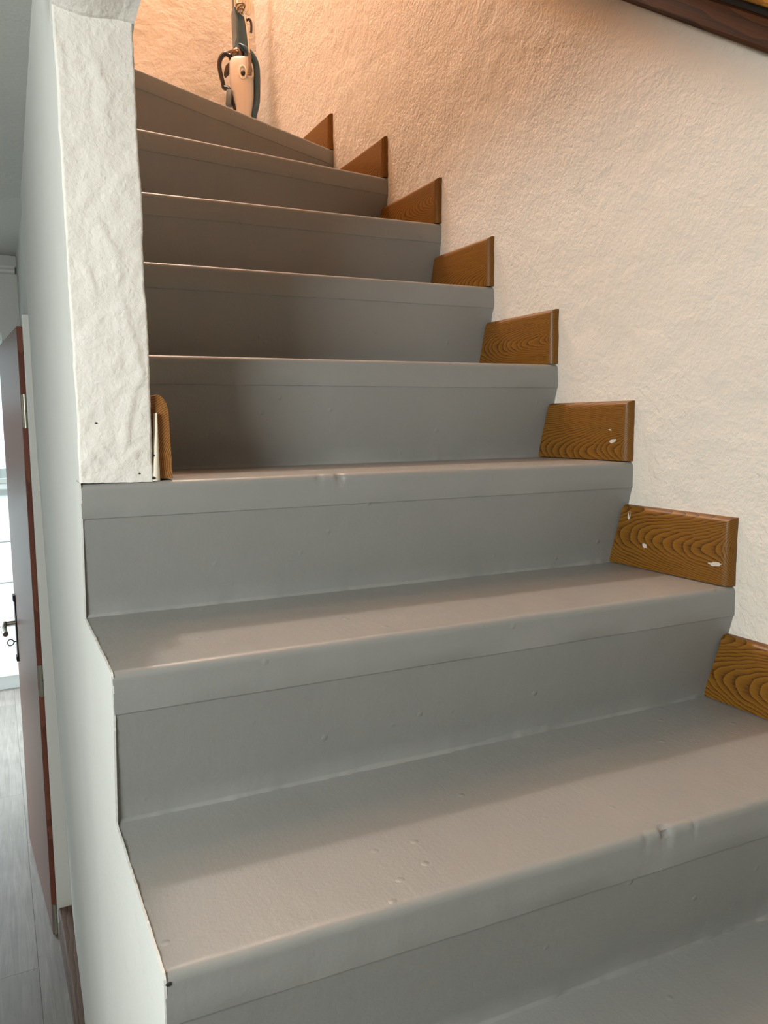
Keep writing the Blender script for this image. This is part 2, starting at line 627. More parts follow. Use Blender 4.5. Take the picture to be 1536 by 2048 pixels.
# white plaster side of the stair block, its upper edge ragged where it meets the grey paint
prof = []
for k in range(-5, 4):
    yn, z = NOSE[k][0], lev(k)
    prof.append((yn + UNDER - 0.002, z - RISE))
    prof.append((yn + 0.001, z - BAND))
    prof.append((yn + 0.0005, z - 0.004))
    prof.append((yn + 0.004, z - 0.0005))
prof = [(NOSE[-5][0] + UNDER, FLOOR)] + prof[1:]
prof.append((1.083, lev(3) - 0.0005))
dense = []
for a, b in zip(prof[:-1], prof[1:]):
    L = math.hypot(b[0] - a[0], b[1] - a[1])
    n = max(1, int(L / 0.004))
    for i in range(n):
        t = i / n
        p = Vector((3.3, a[0] + (b[0] - a[0]) * t, a[1] + (b[1] - a[1]) * t))
        j = noise.noise(p * 45) * 0.0017 + noise.noise(p * 140) * 0.0014
        dense.append((p.y - j * 0.7 - 0.0008, p.z + j * 0.7 + 0.0012))
dense.append(prof[-1])
outline = dense + [(1.083, FLOOR)]
bm = bmesh.new()
prism(bm, outline, XL - 0.0012, XL + 0.0010)
link('wall_stair_side', bm, M['smooth'], kind='structure')



def chip(parent, loc, r, mat):
    bm = bmesh.new()
    bmesh.ops.create_icosphere(bm, subdivisions=2, radius=1.0)
    for v in bm.verts:
        q = 1 + 0.35 * noise.noise(v.co * 1.6 + Vector(loc) * 40)
        v.co = Vector((v.co.x * r * q, v.co.y * 0.0008, v.co.z * r * 0.8 * q)) + Vector(loc)
    if parent.type == 'EMPTY':
        bm.transform(Matrix.Translation(-Vector(parent.location)))
    return link('paint_chip', bm, mat, parent)


for (x, z, r) in ((-0.8204, 0.0104, 0.0013), (-0.8702, 0.076, 0.0016), (-0.8016, 0.0332, 0.0018), (-0.8030, 0.004, 0.0022)):
    p = pv((x, 1.03, z)) - Vector((0, ridge(x, z), 0))
    chip(ws, (x, p.y - 0.0004, z), r, M['dark'])

# ------------------------------------------------------------------ staircase
stair = empty('staircase', (-0.45, 0.6, FLOOR), 'grey painted concrete staircase with rounded noses rising along the stucco wall', 'staircase')
inv = Matrix.Translation(-Vector(stair.location))


def local(bm):
    bm.transform(inv)
    return bm


NICKS = {1: [(-0.373, 0.009, 0.0060), (-0.333, 0.004, 0.0018), (-0.400, 0.005, 0.0016)], 3: [(-0.544, 0.008, 0.004), (-0.575, 0.007, 0.002)]}


def nose_dent(k, x):
    d = 0.0
    for (xc, w, dep) in NICKS.get(k, []):
        t = abs(x - xc) / w
        if t < 1:
            d += dep * (1 - t * t)
    return d


def tread(k):
    xl = NOSE[k][2]
    x0 = xl - (0.0 if k <= 3 else 0.002)
    xs = frange(x0, 0.004, 0.0085)
    for (xc, w, dep) in NICKS.get(k, []):
        xs += frange(xc - w, xc + w, 0.0022)
    xs = sorted(set(xs))
    z0 = lev(k)
    R = 0.0085
    bm = bmesh.new()
    rows = []
    for x in xs:
        yn = nose_y(k, x)
        if k == 8:
            ye = YBACK + 0.01
        else:
            ye = nose_y(k + 1, x) + UNDER + 0.012
        D = ye - yn
        dent = nose_dent(k, x)
        wob = noise.noise(Vector((x * 9, k * 3.1, 0))) * 0.0008 + noise.noise(Vector((x * 40, k * 5.7, 2))) * 0.0004
        ring = [(0.016, -BAND), (0.0005, -BAND), (0.0, -BAND + 0.0015), (0, -BAND * 0.55), (0, -R - 0.002)]
        for i in range(0, 6):
            a = PI / 2 * i / 5
            ring.append((R * (1 - math.cos(a)), -R * (1 - math.sin(a))))
        ring.append((R + 0.0025, 0))
        ring.append((R + 0.007, 0))
        for t in (0.12, 0.2, 0.35, 0.5, 0.65, 0.8, 0.92):
            ring.append((D * t, 0))
        ring += [(D, 0), (D, -BAND)]
        vs = []
        for i, (s, z) in enumerate(ring):
            y, zz = yn + s, z0 + z
            if 4 <= i <= 10:
                y += dent * (0.25 if i == 4 else 0.8 if i < 8 else 0.4)
                zz -= dent * (0.35 if 6 < i < 10 else 0.15 if i == 10 else 0.0)
            if 2 <= i <= 19:
                y += wob
            if 11 <= i <= 19:
                zz += noise.noise(Vector((x * 6, y * 6, k))) * 0.0007
            vs.append(bm.verts.new((x, y, zz)))
        if k == 3:
            for v in vs:
                if v.co.y > 1.036:
                    v.co.x = max(v.co.x, XL + 0.02)
        rows.append(vs)
    n = len(rows[0])
    for i in range(len(rows) - 1):
        for j in range(n):
            j2 = (j + 1) % n
            bm.faces.new((rows[i][j], rows[i + 1][j], rows[i + 1][j2], rows[i][j2]))
    bm.faces.new(rows[0])
    bm.faces.new(rows[-1][::-1])
    o = link('landing' if k == 8 else 'tread', local(bm), M['paint'], stair, smooth=True)
    o.data.set_sharp_from_angle(angle=math.radians(50))
    return o


def riser(k):
    """the slanted face under nose k, down to the tread below, with a ragged bead of filler at its foot"""
    xl = NOSE[k][2]
    xs = frange(xl, 0.004, 0.006)
    zt, zb = lev(k) - BAND + 0.001, lev(k - 1) if k > -5 else FLOOR
    bm = bmesh.new()
    rows = []
    for x in xs:
        yn = nose_y(k, x)
        bead = 0.0018 + noise.noise(Vector((x * 14, k * 2.3, 1.7))) * 0.0026 + noise.noise(Vector((x * 70, k, 5))) * 0.0018
        bead = max(0.0003, bead)
        bh = 0.0035 + max(0, noise.noise(Vector((x * 10, k * 7.7, 4)))) * 0.006
        ring = []
        for t in (0.0, 0.2, 0.4, 0.6, 0.8):
            z = zt + (zb + bh * 1.5 - zt) * t
            ring.append((0.0015 + UNDER * (zt - z) / (zt - zb) + noise.noise(Vector((x * 7, z * 9, k))) * 0.0003, z))
        z = zb + bh * 1.5
        f = lambda q: 0.0015 + UNDER * (zt - q) / (zt - zb)
        ring.append((f(z), z))
        ring.append((f(zb + bh) - bead * 0.4, zb + bh))
        ring.append((f(zb + bh * 0.4) - bead, zb + bh * 0.4))
        ring.append((f(zb) - bead * 1.5, zb - 0.0008))
        ring += [(UNDER + 0.03, zb - 0.0008), (0.03, zt)]
        rows.append([bm.verts.new((x, yn + s, z)) for s, z in ring])
    n = len(rows[0])
    for i in range(len(rows) - 1):
        for j in range(n):
            j2 = (j + 1) % n
            bm.faces.new((rows[i][j], rows[i + 1][j], rows[i + 1][j2], rows[i][j2]))
    bm.faces.new(rows[0])
    bm.faces.new(rows[-1][::-1])
    o = link('riser', local(bm), M['paint'], stair, smooth=True)
    o.data.set_sharp_from_angle(angle=math.radians(55))
    return o


for k in range(-5, 9):
    riser(k)
    tread(k)
chip(stair, (-0.8905, NOSE[1][0] - 0.0006, lev(1) - 0.0075), 0.0024, M['dark'])

# ------------------------------------------------------------------ oak skirting boards, one on each step
HB = 0.1054


def skirting(k, label, spots=()):
    yn, z = NOSE[k][1], lev(k)
    yfar = (NOSE[k + 1][1] if k < 8 else YBACK - UNDER)
    bm = bmesh.new()
    L_top = yfar - yn + 0.006 + UNDER * 0.12
    L_bot = yfar - yn + UNDER + 0.003
    z0 = 0.0016
    # rings from the wall outwards: (x, inset of the front end and of the top)
    rings = []
    for x, ins in ((0.004, 0.0), (-0.0065, 0.0), (-0.0105, 0.0017), (-0.0140, 0.0050), (-0.0162, 0.0090), (-0.0180, 0.0140)):
        zt = HB - ins * 0.85
        lt = L_bot + (L_top - L_bot) * ((zt - z0) / (HB - z0))
        if ins > 0.0:
            lt -= ins * 0.35
        pts = [(ins, z0), (L_bot, z0), (lt, zt), (ins, zt)]
        rings.append([bm.verts.new((x, y, zz)) for y, zz in pts])
    for i in range(len(rings) - 1):
        for j in range(4):
            bm.faces.new((rings[i][j], rings[i][(j + 1) % 4], rings[i + 1][(j + 1) % 4], rings[i + 1][j]))
    bm.faces.new(rings[0])
    bm.faces.new(rings[-1][::-1])
    o = link('skirting_board', bm, M['oak'], loc=(0.001, yn, z), label=label, cat='skirting board', group='oak skirting boards up the right wall')
    o.data.set_sharp_from_angle(angle=math.radians(40))
    for (sy, sz, w, h, ang) in spots:
        b2 = bmesh.new()
        n = 14
        fr, bk = [], []
        for i in range(n):
            a = 2 * PI * i / n
            rr = 1 + 0.55 * noise.noise(Vector((math.cos(a) * 1.7, math.sin(a) * 1.7, sy * 90)))
            u, v = math.cos(a) * w * rr, math.sin(a) * h * rr
            yy = sy + u * math.cos(ang) - v * math.sin(ang)
            zz = sz + u * math.sin(ang) + v * math.cos(ang)
            inset = max(0.0, 0.0115 - (HB - zz)) if zz > HB - 0.0115 else 0.0
            xx = -0.0181 + inset * 0.75
            fr.append(b2.verts.new((xx - 0.0004, yy, zz)))
            bk.append(b2.verts.new((xx + 0.0004, yy, zz)))
        b2.faces.new(fr)
        for i in range(n):
            b2.faces.new((fr[i], bk[i], bk[(i + 1) % n], fr[(i + 1) % n]))
        link('paint_spot', b2, M['chip'], o)
    return o


skirting(1, 'oak skirting board at the right frame edge, lowest one, cut by the picture edge')
skirting(2, 'oak skirting board with three pale paint spots, second from the bottom, large oval grain', [(0.024, 0.033, 0.0110, 0.0030, -0.12), (0.166, 0.041, 0.0050, 0.0030, 0.4), (0.203, 0.089, 0.0030, 0.0070, 0.1)])
skirting(3, 'oak skirting board level with the white pillar foot, straight grain, one pale chip', [(0.033, 0.036, 0.0085, 0.0030, -0.25), (0.040, 0.055, 0.0040, 0.0014, 0.1)])
skirting(4, 'oak skirting board one step above the pillar foot, edge-on tread below')
skirting(5, 'oak skirting board fifth from the bottom, two steps above the pillar foot')
skirting(6, 'oak skirting board with a low pale fleck, sixth from the bottom', [(0.06, 0.010, 0.006, 0.002, 0.2)])
skirting(7, 'small looking oak skirting board second from the top, on the first turning step')
skirting(8, 'topmost oak skirting board, nearest the vacuum cleaner, on the landing edge')

# the short board on the inner side of the pillar, its end grain towards the stairs
bm = bmesh.new()
prof = [(0.0, 0.0), (0.0, 0.1085), (0.003, 0.1100), (0.0075, 0.1085), (0.0115, 0.104), (0.0145, 0.098), (0.0165, 0.089), (0.0185, 0.0)]
va = [bm.verts.new((x, 0.0, z)) for x, z in prof]
vb = [bm.verts.new((x, 0.225, z)) for x, z in prof]
bm.faces.new(va)
bm.faces.new(vb[::-1])
for i in range(len(prof)):
    j = (i + 1) % len(prof)
    bm.faces.new((va[i], va[j], vb[j], vb[i]))
lb = link('skirting_board', bm, M['oak_end'], loc=(-0.7950, 1.038, 0.0022), label='oak skirting board seen end-on beside the white pillar foot', cat='skirting board')
lb.data.set_sharp_from_angle(angle=math.radians(40))
bm = bmesh.new()
vs = []
for i in range(9):
    t = i / 8
    w = 0.0006 + 0.0082 * (1 - t) ** 1.25 + noise.noise(Vector((t * 7, 1, 1))) * 0.0006
    zz = t * 0.088 - 0.002
    vs.append((bm.verts.new((-w, -0.0088, zz)), bm.verts.new((0.0006, -0.0075, zz)), bm.verts.new((-w, 0.012, zz)), bm.verts.new((0.0008, 0.004, zz))))
for a, b in zip(vs[:-1], vs[1:]):
    bm.faces.new((a[0], a[1], b[1], b[0]))
    bm.faces.new((a[1], a[3], b[3], b[1]))
    bm.faces.new((a[2], a[0], b[0], b[2]))
link('filler_seam', bm, M['filler'], lb, smooth=True, label='cream filler bead along the board')

# ------------------------------------------------------------------ timber rail along the wall at the upper right
slope = 0.70


def rail_z(y):
    return 0.771 + slope * (y - 1.044)


rail = empty('handrail', (0, 0.9, rail_z(0.9)), 'dark brown varnished timber rail sloping along the stucco wall, top right corner', 'handrail')


rail.rotation_euler = (math.atan(slope), 0, 0)
_k = math.sqrt(1 + slope * slope)


def sloped(bm, x0, x1, y0, y1, h0, h1, bev=0.0, seg=2):
    return box(bm, x0, x1, (y0 - 0.9) * _k, (y1 - 0.9) * _k, h0 / _k, h1 / _k, bev, seg)


bm = bmesh.new()
sloped(bm, -0.028, 0.006, 0.10, 2.0, 0.0, 0.047, 0.006, 3)
link('rail_board', bm, M['rail'], rail)
bm = bmesh.new()
sloped(bm, -0.016, 0.006, 0.10, 2.0, 0.046, 0.058, 0.0)  # near-black strip stands for the shadow gap under the cap
link('rail_shadow_strip', bm, M['dark'], rail, label='dark strip painted as the shade between the two boards')
bm = bmesh.new()
sloped(bm, -0.040, 0.006, 0.10, 2.0, 0.0575, 0.085, 0.007, 3)
link('rail_cap', bm, M['rail_light'], rail, label='honey coloured upper board of the rail')

# ------------------------------------------------------------------ hall: baseboard, door, casing, ceiling, walls
bm = bmesh.new()
prof = [(0.045, 0), (0.045, 0.110), (0.004, 0.110), (-0.001, 0.106), (0.000, 0.062), (-0.003, 0.058), (-0.003, 0)]
y0, y1 = 0.55, 2.594
xa, xb = -0.8965, -0.8885
a = [bm.verts.new((xa + (0.0 if x > 0.03 else x), y0, FLOOR + z)) for x, z in prof]
ym = 2.19
m = [bm.verts.new((-0.8815 + x, ym, FLOOR + z)) for x, z in prof]
b = [bm.verts.new((xb + x, y1, FLOOR + z)) for x, z in prof]
for p, q in ((a, m), (m, b)):
    for i in range(len(prof)):
        j = (i + 1) % len(prof)
        bm.faces.new((p[i], p[j], q[j], q[i]))
bm.faces.new(a)
bm.faces.new(b[::-1])
link('baseboard_left', bm, M['base'], kind='structure')

tilt = 0.0042
bm = bmesh.new()
xw = hall_x(2.6)
box(bm, xw - 0.0225, xw + 0.035, 2.598, 2.618, FLOOR, 0.404, 0.003, 2)
box(bm, xw - 0.006, xw + 0.008, 2.618, 3.44, 0.385, 0.404)
box(bm, xw - 0.006, xw + 0.008, 3.39, 3.44, FLOOR, 0.385)
for v in bm.verts:
    v.co.x += tilt * (v.co.z + 0.6)
link('trim_1', bm, M['white_paint'], kind='structure')

# door leaf, hinged at the casing and standing a few degrees open into the hall
DO = Vector((-0.9085, 2.622, FLOOR))
bm = bmesh.new()
DL, DH, DT = 0.712, 1.992, 0.036
box(bm, 0, DT, 0, DL, 0.006, DH, 0.0018, 1)
door = link('door_1', bm, M['mahogany'], kind='structure', loc=DO)
door.rotation_euler = (0, tilt, math.radians(3.5))
bm = bmesh.new()
box(bm, 0.0012, DT - 0.001, -0.0016, 0.004, 0.008, DH - 0.002)
link('door_edge', bm, M['mahogany_edge'], door, label='bare reddish hinge edge')
for zc in (1.735, 0.880, 0.064):
    bm = bmesh.new()
    tube(bm, [(0.0095, -0.0065, zc - 0.052), (0.0095, -0.0065, zc - 0.0015)], 0.0058, 12)
    tube(bm, [(0.0095, -0.0065, zc + 0.0015), (0.0095, -0.0065, zc + 0.052)], 0.0058, 12)
    tube(bm, [(0.0095, -0.0065, zc - 0.050), (0.0095, -0.0065, zc + 0.050)], 0.0040, 8)
    box(bm, 0.0012, 0.009, -0.0045, 0.002, zc - 0.05, zc + 0.05)
    link('hinge', bm, M['steel'], door)
# lock plate, lever handle and key on the hall face near the far edge
zl = 0.895
bm = bmesh.new()
box(bm, -0.0045, 0.001, DL - 0.060, DL - 0.018, zl - 0.125, zl + 0.135, 0.001)
box(bm, -0.0085, 0.001, DL - 0.058, DL - 0.020, zl - 0.128, zl - 0.108, 0.001)
box(bm, -0.0085, 0.001, DL - 0.058, DL - 0.020, zl + 0.112, zl + 0.138, 0.001)
lp = link('lock_plate', bm, M['iron'], door)
bm = bmesh.new()
tube(bm, smooth_path([(-0.003, DL - 0.039, zl + 0.025), (-0.020, DL - 0.039, zl + 0.025), (-0.040, DL - 0.039, zl + 0.024)], 4), 0.0085, 12)
tube(bm, smooth_path([(-0.040, DL - 0.036, zl + 0.027), (-0.048, DL - 0.060, zl + 0.012), (-0.047, DL - 0.090, zl + 0.004), (-0.045, DL - 0.110, zl + 0.000)], 5), 0.0105, 12)
link('door_handle', bm, M['steel'], door)
bm = bmesh.new()
ring = [(-0.026 + 0.011 * math.cos(t) * (1 + 0.15 * math.cos(t)), DL - 0.039, zl - 0.053 + 0.0125 * math.sin(t)) for t in [2 * PI * i / 16 for i in range(17)]]
tube(bm, ring, 0.0022, 8, cap=False)
tube(bm, [(0.0, DL - 0.039, zl - 0.050), (-0.016, DL - 0.039, zl - 0.052)], 0.0026, 8)
link('key', bm, M['iron'], door)

# cupboard behind the door, its unlit depth put in as a near-black sheet
bm = bmesh.new()
box(bm, -0.30, -0.29, 2.63, 3.38, FLOOR, 0.4)
link('wall_cupboard', bm, M['dark'], kind='structure')

# hall ceiling and outer walls (with the openings that let the daylight in)
bm = bmesh.new()
box(bm, XHALL - 0.12, XL + 0.02, -2.6, 1.03, HCEIL, HCEIL + 0.12)
box(bm, XHALL - 0.12, -0.845, 1.03, 5.75, HCEIL, HCEIL + 0.12)
box(bm, XL + 0.02, -0.5, 3.545, 5.75, HCEIL, HCEIL + 0.12)
link('ceiling_hall', bm, M['smooth'], kind='structure')


def wall_with_hole(name, axis, pos, thick, a0, a1, z0, z1, holes, mat):
    """holes: list of (a0,a1,z0,z1), sorted along a; wall across 'axis' at pos"""
    bm = bmesh.new()

    def bx(p, q, s, t):
        if q - p < 1e-4 or t - s < 1e-4:
            return
        if axis == 'x':
            box(bm, pos, pos + thick, p, q, s, t)
        else:
            box(bm, p, q, pos, pos + thick, s, t)
    cur = a0
    for (h0, h1, k0, k1) in holes:
        bx(cur, h0, z0, z1)
        bx(h0, h1, z0, k0)
        bx(h0, h1, k1, z1)
        cur = h1
    bx(cur, a1, z0, z1)
    return link(name, bm, mat, kind='structure')


wall_with_hole('wall_left', 'x', XHALL - 0.12, 0.12, -2.6, 5.75, FLOOR, HCEIL, [(-0.54, 0.20, -0.35, 0.72), (3.85, 5.15, -0.75, 0.55)], M['smooth'])
wall_with_hole('wall_front', 'y', -2.62, 0.12, XHALL, 0.1, FLOOR, 3.42, [], plain('beige_wall', (0.36, 0.33, 0.28), 0.8))
wall_with_hole('wall_hall_end', 'y', 3.55, 0.12, XHALL, XI - 0.01, FLOOR, HCEIL, [(-1.80, -0.925, FLOOR, 0.445)], M['smooth'])
wall_with_hole('wall_kitchen', 'y', 5.62, 0.12, XHALL, -0.5, FLOOR, HCEIL, [(-1.85, -0.72, -0.315, 0.62)], M['smooth'])
bm = bmesh.new()
box(bm, -0.62, -0.5, 3.67, 5.62, FLOOR, HCEIL)
link('wall_kitchen_right', bm, M['smooth'], kind='structure')
bm = bmesh.new()
box(bm, -1.05, XI, -2.5, 0.95, 0.58, 3.41)  # unseen overhang, lowered to shade the upper right wall
box(bm, -1.05, XI - 0.005, 0.95, 1.05, 0.80, 3.41)
box(bm, -1.05, XI - 0.01, 1.05, 3.1, 1.25, 3.41)  # added to close the landing side against sky light
link('wall_upper_light_block', bm, M['warm_bounce'], kind='structure')  # light-blocking boxes, wood coloured to warm the bounce

# cornice strip over the far opening
bm = bmesh.new()
prof = [(0, 0), (-0.012, 0.0), (-0.020, 0.005), (-0.020, 0.013), (-0.032, 0.019), (-0.032, 0.027), (0, 0.027)]
a = [bm.verts.new((XHALL, 3.55 + y, 0.682 + z)) for y, z in prof]
b = [bm.verts.new((-0.862, 3.55 + y, 0.682 + z)) for y, z in prof]
bm.faces.new(a)
bm.faces.new(b[::-1])
for i in range(len(prof)):
    j = (i + 1) % len(prof)
    bm.faces.new((a[i], a[j], b[j], b[i]))
link('trim_2', bm, M['white_paint'], kind='structure')
# windows: hall, added kitchen left, kitchen back


def window(name, axis, pos, a0, a1, z0, z1, bars=1):
    bm = bmesh.new()
    f = 0.05

    def bx(p, q, s, t, d=0.05):
        if axis == 'x':
            box(bm, pos, pos + d, p, q, s, t, 0.003)
        else:
            box(bm, p, q, pos, pos + d, s, t, 0.003)
    bx(a0, a0 + f, z0, z1)
    bx(a1 - f, a1, z0, z1)
    bx(a0 + f, a1 - f, z0, z0 + f * 0.7)
    bx(a0 + f, a1 - f, z1 - f * 0.7, z1)
    w = link(name, bm, M['white_paint'], kind='structure')
    bm = bmesh.new()
    if axis == 'x':
        box(bm, pos + 0.02, pos + 0.024, a0 + f, a1 - f, z0 + f * 0.7, z1 - f * 0.7)
    else:
        box(bm, a0 + f, a1 - f, pos + 0.02, pos + 0.024, z0 + f * 0.7, z1 - f * 0.7)
    link('window_pane', bm, M['glass'], w)
    return w


window('window_1', 'x', XHALL - 0.11, -0.54, 0.20, -0.35, 0.72)
window('window_fill', 'x', XHALL - 0.11, 3.85, 5.15, -0.75, 0.55)  # added unseen opening for the kitchen fill
window('window_3', 'y', 5.67, -1.85, -0.72, -0.315, 0.62)
bm = bmesh.new()
box(bm, -1.88, -0.70, 5.575, 5.70, -0.345, -0.318, 0.003)
link('trim_3', bm, M['white_paint'], kind='structure')

# kitchen base units under the window
for i in range(3):
    x0 = -1.93 + i * 0.44
    cab = empty('kitchen_cabinet', (x0 + 0.22, 5.35, FLOOR), 'white kitchen drawer unit beyond the brown door, %s' % ('leftmost' if i == 0 else 'middle of three' if i == 1 else 'nearest the door edge'), 'cabinet', 'white kitchen base units')
    bm = bmesh.new()
    box(bm, -0.217, 0.217, -0.01, 0.265, 0.09, 1.235)
    box(bm, -0.217, 0.217, 0.03, 0.265, 0.0, 0.09)
    link('body', bm, M['cabinet'], cab)
    for (z0, z1) in ((0.10, 0.42), (0.428, 0.70), (0.708, 0.96), (0.968, 1.225)):
        bm = bmesh.new()
        box(bm, -0.214, 0.214, -0.030, -0.0105, z0, z1, 0.002)
        link('drawer', bm, M['cabinet'], cab)

# neighbouring house outside the kitchen window
hs = empty('house', (-2.6, 11.0, FLOOR), 'house with a terracotta roof seen through the far window', 'house')
bm = bmesh.new()
box(bm, -2.2, 1.05, 0, 4, -0.5, 1.15)
link('house_wall', bm, M['render'], hs)
bm = bmesh.new()
prism(bm, [(-0.3, 1.10), (4.3, 1.10), (2.0, 1.95)], -2.4, 1.12)
link('roof', bm, M['tile'], hs)
bm = bmesh.new()
box(bm, -30, 30, -25, 45, FLOOR - 0.9, FLOOR - 0.6)
link('floor_outside', bm, M['soil'], kind='structure')

# ------------------------------------------------------------------ vacuum cleaner standing in the corner of the landing
VB = Vector((-0.112, 2.826, lev(8)))
vac = empty('vacuum_cleaner', VB, 'cream and slate blue upright vacuum cleaner with looped handle in the landing corner', 'vacuum cleaner')
_rv = Vector((_r.x, _r.y, 0)).normalized()
vac.rotation_euler = (0, 0, math.atan2(_rv.y, _rv.x))
S = 0.001686


def P(cx, cy, b=0.0):
    """point on the cleaner: crop coordinates of the close-up -> metres (x right, y away, z up)"""
    u = 400 + cx / 8.194
    v = cy / 8.194
    return Vector(((u - 480) * S, b, 1.174 - lev(8) + (230 - v) * S))


def vpart(name, bm, mat, label=None, smooth=True, parent=None):
    o = link(name, bm, M[mat], parent or vac, smooth=smooth, label=label)
    if smooth:
        o.data.set_sharp_from_angle(angle=math.radians(42))
    return o


def loft(bm, secs, n=28, p=2.6):
    """superellipse sections (centre, half width, half depth)"""
    rings = []
    for c, a, d in secs:
        ring = []
        for k in range(n):
            t = 2 * PI * k / n
            ct, st = math.cos(t), math.sin(t)
            ring.append(bm.verts.new(Vector(c) + Vector((math.copysign(abs(ct) ** (2 / p), ct) * a, math.copysign(abs(st) ** (2 / p), st) * d, 0))))
        rings.append(ring)
    for i in range(len(rings) - 1):
        for k in range(n):
            bm.faces.new((rings[i][k], rings[i][(k + 1) % n], rings[i + 1][(k + 1) % n], rings[i + 1][k]))
    bm.faces.new(rings[0])
    bm.faces.new(rings[-1][::-1])
    return bm


def sec(cy, xl, xr, d, b=0.0):
    a, c = P(xl, cy, b), P(xr, cy, b)
    return ((a + c) / 2, (c.x - a.x) / 2, d)


bm = bmesh.new()
secs = [sec(962, 600, 740, 0.020), sec(968, 540, 800, 0.030), sec(990, 505, 838, 0.036), sec(1040, 482, 850, 0.040), sec(1150, 474, 868, 0.043), sec(1300, 470, 885, 0.045), sec(1450, 486, 890, 0.046),
        sec(1600, 520, 885, 0.046), sec(1780, 560, 868, 0.044), sec(2000, 590, 840, 0.042), sec(2300, 610, 815, 0.038), sec(2700, 630, 790, 0.034)]
loft(bm, secs)
vpart('body', bm, 'vac_white')
# joint
bm = bmesh.new()
bmesh.ops.create_uvsphere(bm, u_segments=24, v_segments=16, radius=0.0265)
for v in bm.verts:
    v.co = Vector((v.co.x * 0.98, v.co.y, v.co.z * 0.88)) + P(620, 895, -0.004)
vpart('swivel_joint', bm, 'vac_ball', 'smoked metallic swivel joint')
# stick above: two facets with a ridge
bm = bmesh.new()


def stick(cy, xl, xm, xr, b=0.0):
    l, m, r = P(xl, cy, b), P(xm, cy, b - 0.022), P(xr, cy, b - 0.006)
    return [bm.verts.new(p) for p in (l, (l + m) / 2 + Vector((0, -0.004, 0)), m, (m + r) / 2 + Vector((0, -0.005, 0)), r, r + Vector((-0.004, 0.028, 0)), l + Vector((0.004, 0.022, 0)))]


rows = [stick(160, 560, 612, 640), stick(185, 535, 606, 690), stick(230, 528, 612, 760), stick(330, 528, 622, 800), stick(500, 530, 628, 800), stick(650, 534, 630, 802), stick(730, 536, 600, 806), stick(800, 538, 590, 812), stick(870, 600, 680, 830)]
for i in range(len(rows) - 1):
    for k in range(7):
        bm.faces.new((rows[i][k], rows[i][(k + 1) % 7], rows[i + 1][(k + 1) % 7], rows[i + 1][k]))
bm.faces.new(rows[0])
bm.faces.new(rows[-1][::-1])
stk = vpart('stick', bm, 'vac_blue')
stk.data.materials.append(M['vac_grey'])
for p in stk.data.polygons:
    if p.normal.x < -0.2:
        p.material_index = 1
# rear spine that bows round the right side of the body
bm = bmesh.new()
path = smooth_path([P(640, 745, -0.012), P(740, 800, -0.018), P(830, 880, -0.014), P(905, 980, 0.0), P(938, 1100, 0.004), P(942, 1250, 0.004), P(936, 1450, 0.004), P(926, 1640, 0.004), P(900, 1790, 0.0), P(872, 1900, -0.004), P(850, 2050, 0.0)], 5)
rad = [0.004 + min(1, i / 12) * 0.0075 for i in range(len(path))]
tube(bm, path, rad, 12, flat=1.7)
vpart('spine', bm, 'vac_blue')
# left carrying handle
bm = bmesh.new()
path = smooth_path([P(560, 905, 0.0), P(480, 900, 0.002), P(405, 870, 0.0), P(335, 925, 0.0), P(300, 1010, 0.0), P(298, 1110, 0.0), P(318, 1230, 0.0), P(345, 1340, 0.0), P(362, 1425, 0.0), P(430, 1440, 0.0), P(480, 1500, -0.004), P(522, 1610, -0.01), P(548, 1720, -0.014), P(560, 1830, -0.014), P(580, 2000, -0.01)], 5)
tube(bm, path, [0.0078] * len(path), 12, flat=1.7)
vpart('carrying_handle', bm, 'vac_dark')
# dark lip joining the handle to the joint
bm = bmesh.new()
loft(bm, [sec(985, 475, 560, 0.012, 0.006), sec(905, 440, 560, 0.014, 0.004), sec(850, 430, 540, 0.012, 0.002), sec(825, 500, 530, 0.008)], 16)
vpart('handle_root', bm, 'vac_dark')
# release trigger between handle and body
bm = bmesh.new()
va = [P(478, 1035), P(482, 1110), P(445, 1200), P(378, 1252), P(385, 1190), P(418, 1090)]
f1 = [bm.verts.new(p + Vector((0, -0.012, 0))) for p in va]
f2 = [bm.verts.new(p + Vector((0, 0.012, 0))) for p in va]
bm.faces.new(f1)
bm.faces.new(f2[::-1])
for i in range(6):
    j = (i + 1) % 6
    bm.faces.new((f1[i], f2[i], f2[j], f1[j]))
vpart('trigger', bm, 'vac_dark', smooth=False)
bm = bmesh.new()
box(bm, -0.010, 0.010, -0.016, 0.010, -0.028, 0.028, 0.004, 2)
bm.transform(Matrix.Translation(P(470, 1650, -0.020)) @ Matrix.Rotation(0.12, 4, 'Y'))
vpart('clip', bm, 'vac_grey', 'grey blue clip under the handle')
# oval button
bm = bmesh.new()
c = P(737, 1270, -0.0455)
ring = [c + Vector((0.0122 * math.cos(t), 0.0, 0.0212 * math.sin(t))) for t in [2 * PI * i / 24 for i in range(25)]]
tube(bm, ring, 0.0032, 8, cap=False)
btn = vpart('button_ring', bm, 'chrome')
bm = bmesh.new()
bmesh.ops.create_uvsphere(bm, u_segments=16, v_segments=10, radius=1.0)
for v in bm.verts:
    v.co = Vector((v.co.x * 0.0074, v.co.y * 0.004, v.co.z * 0.0095)) + c + Vector((0.0005, -0.001, -0.003))
vpart('button', bm, 'rubber', parent=btn)
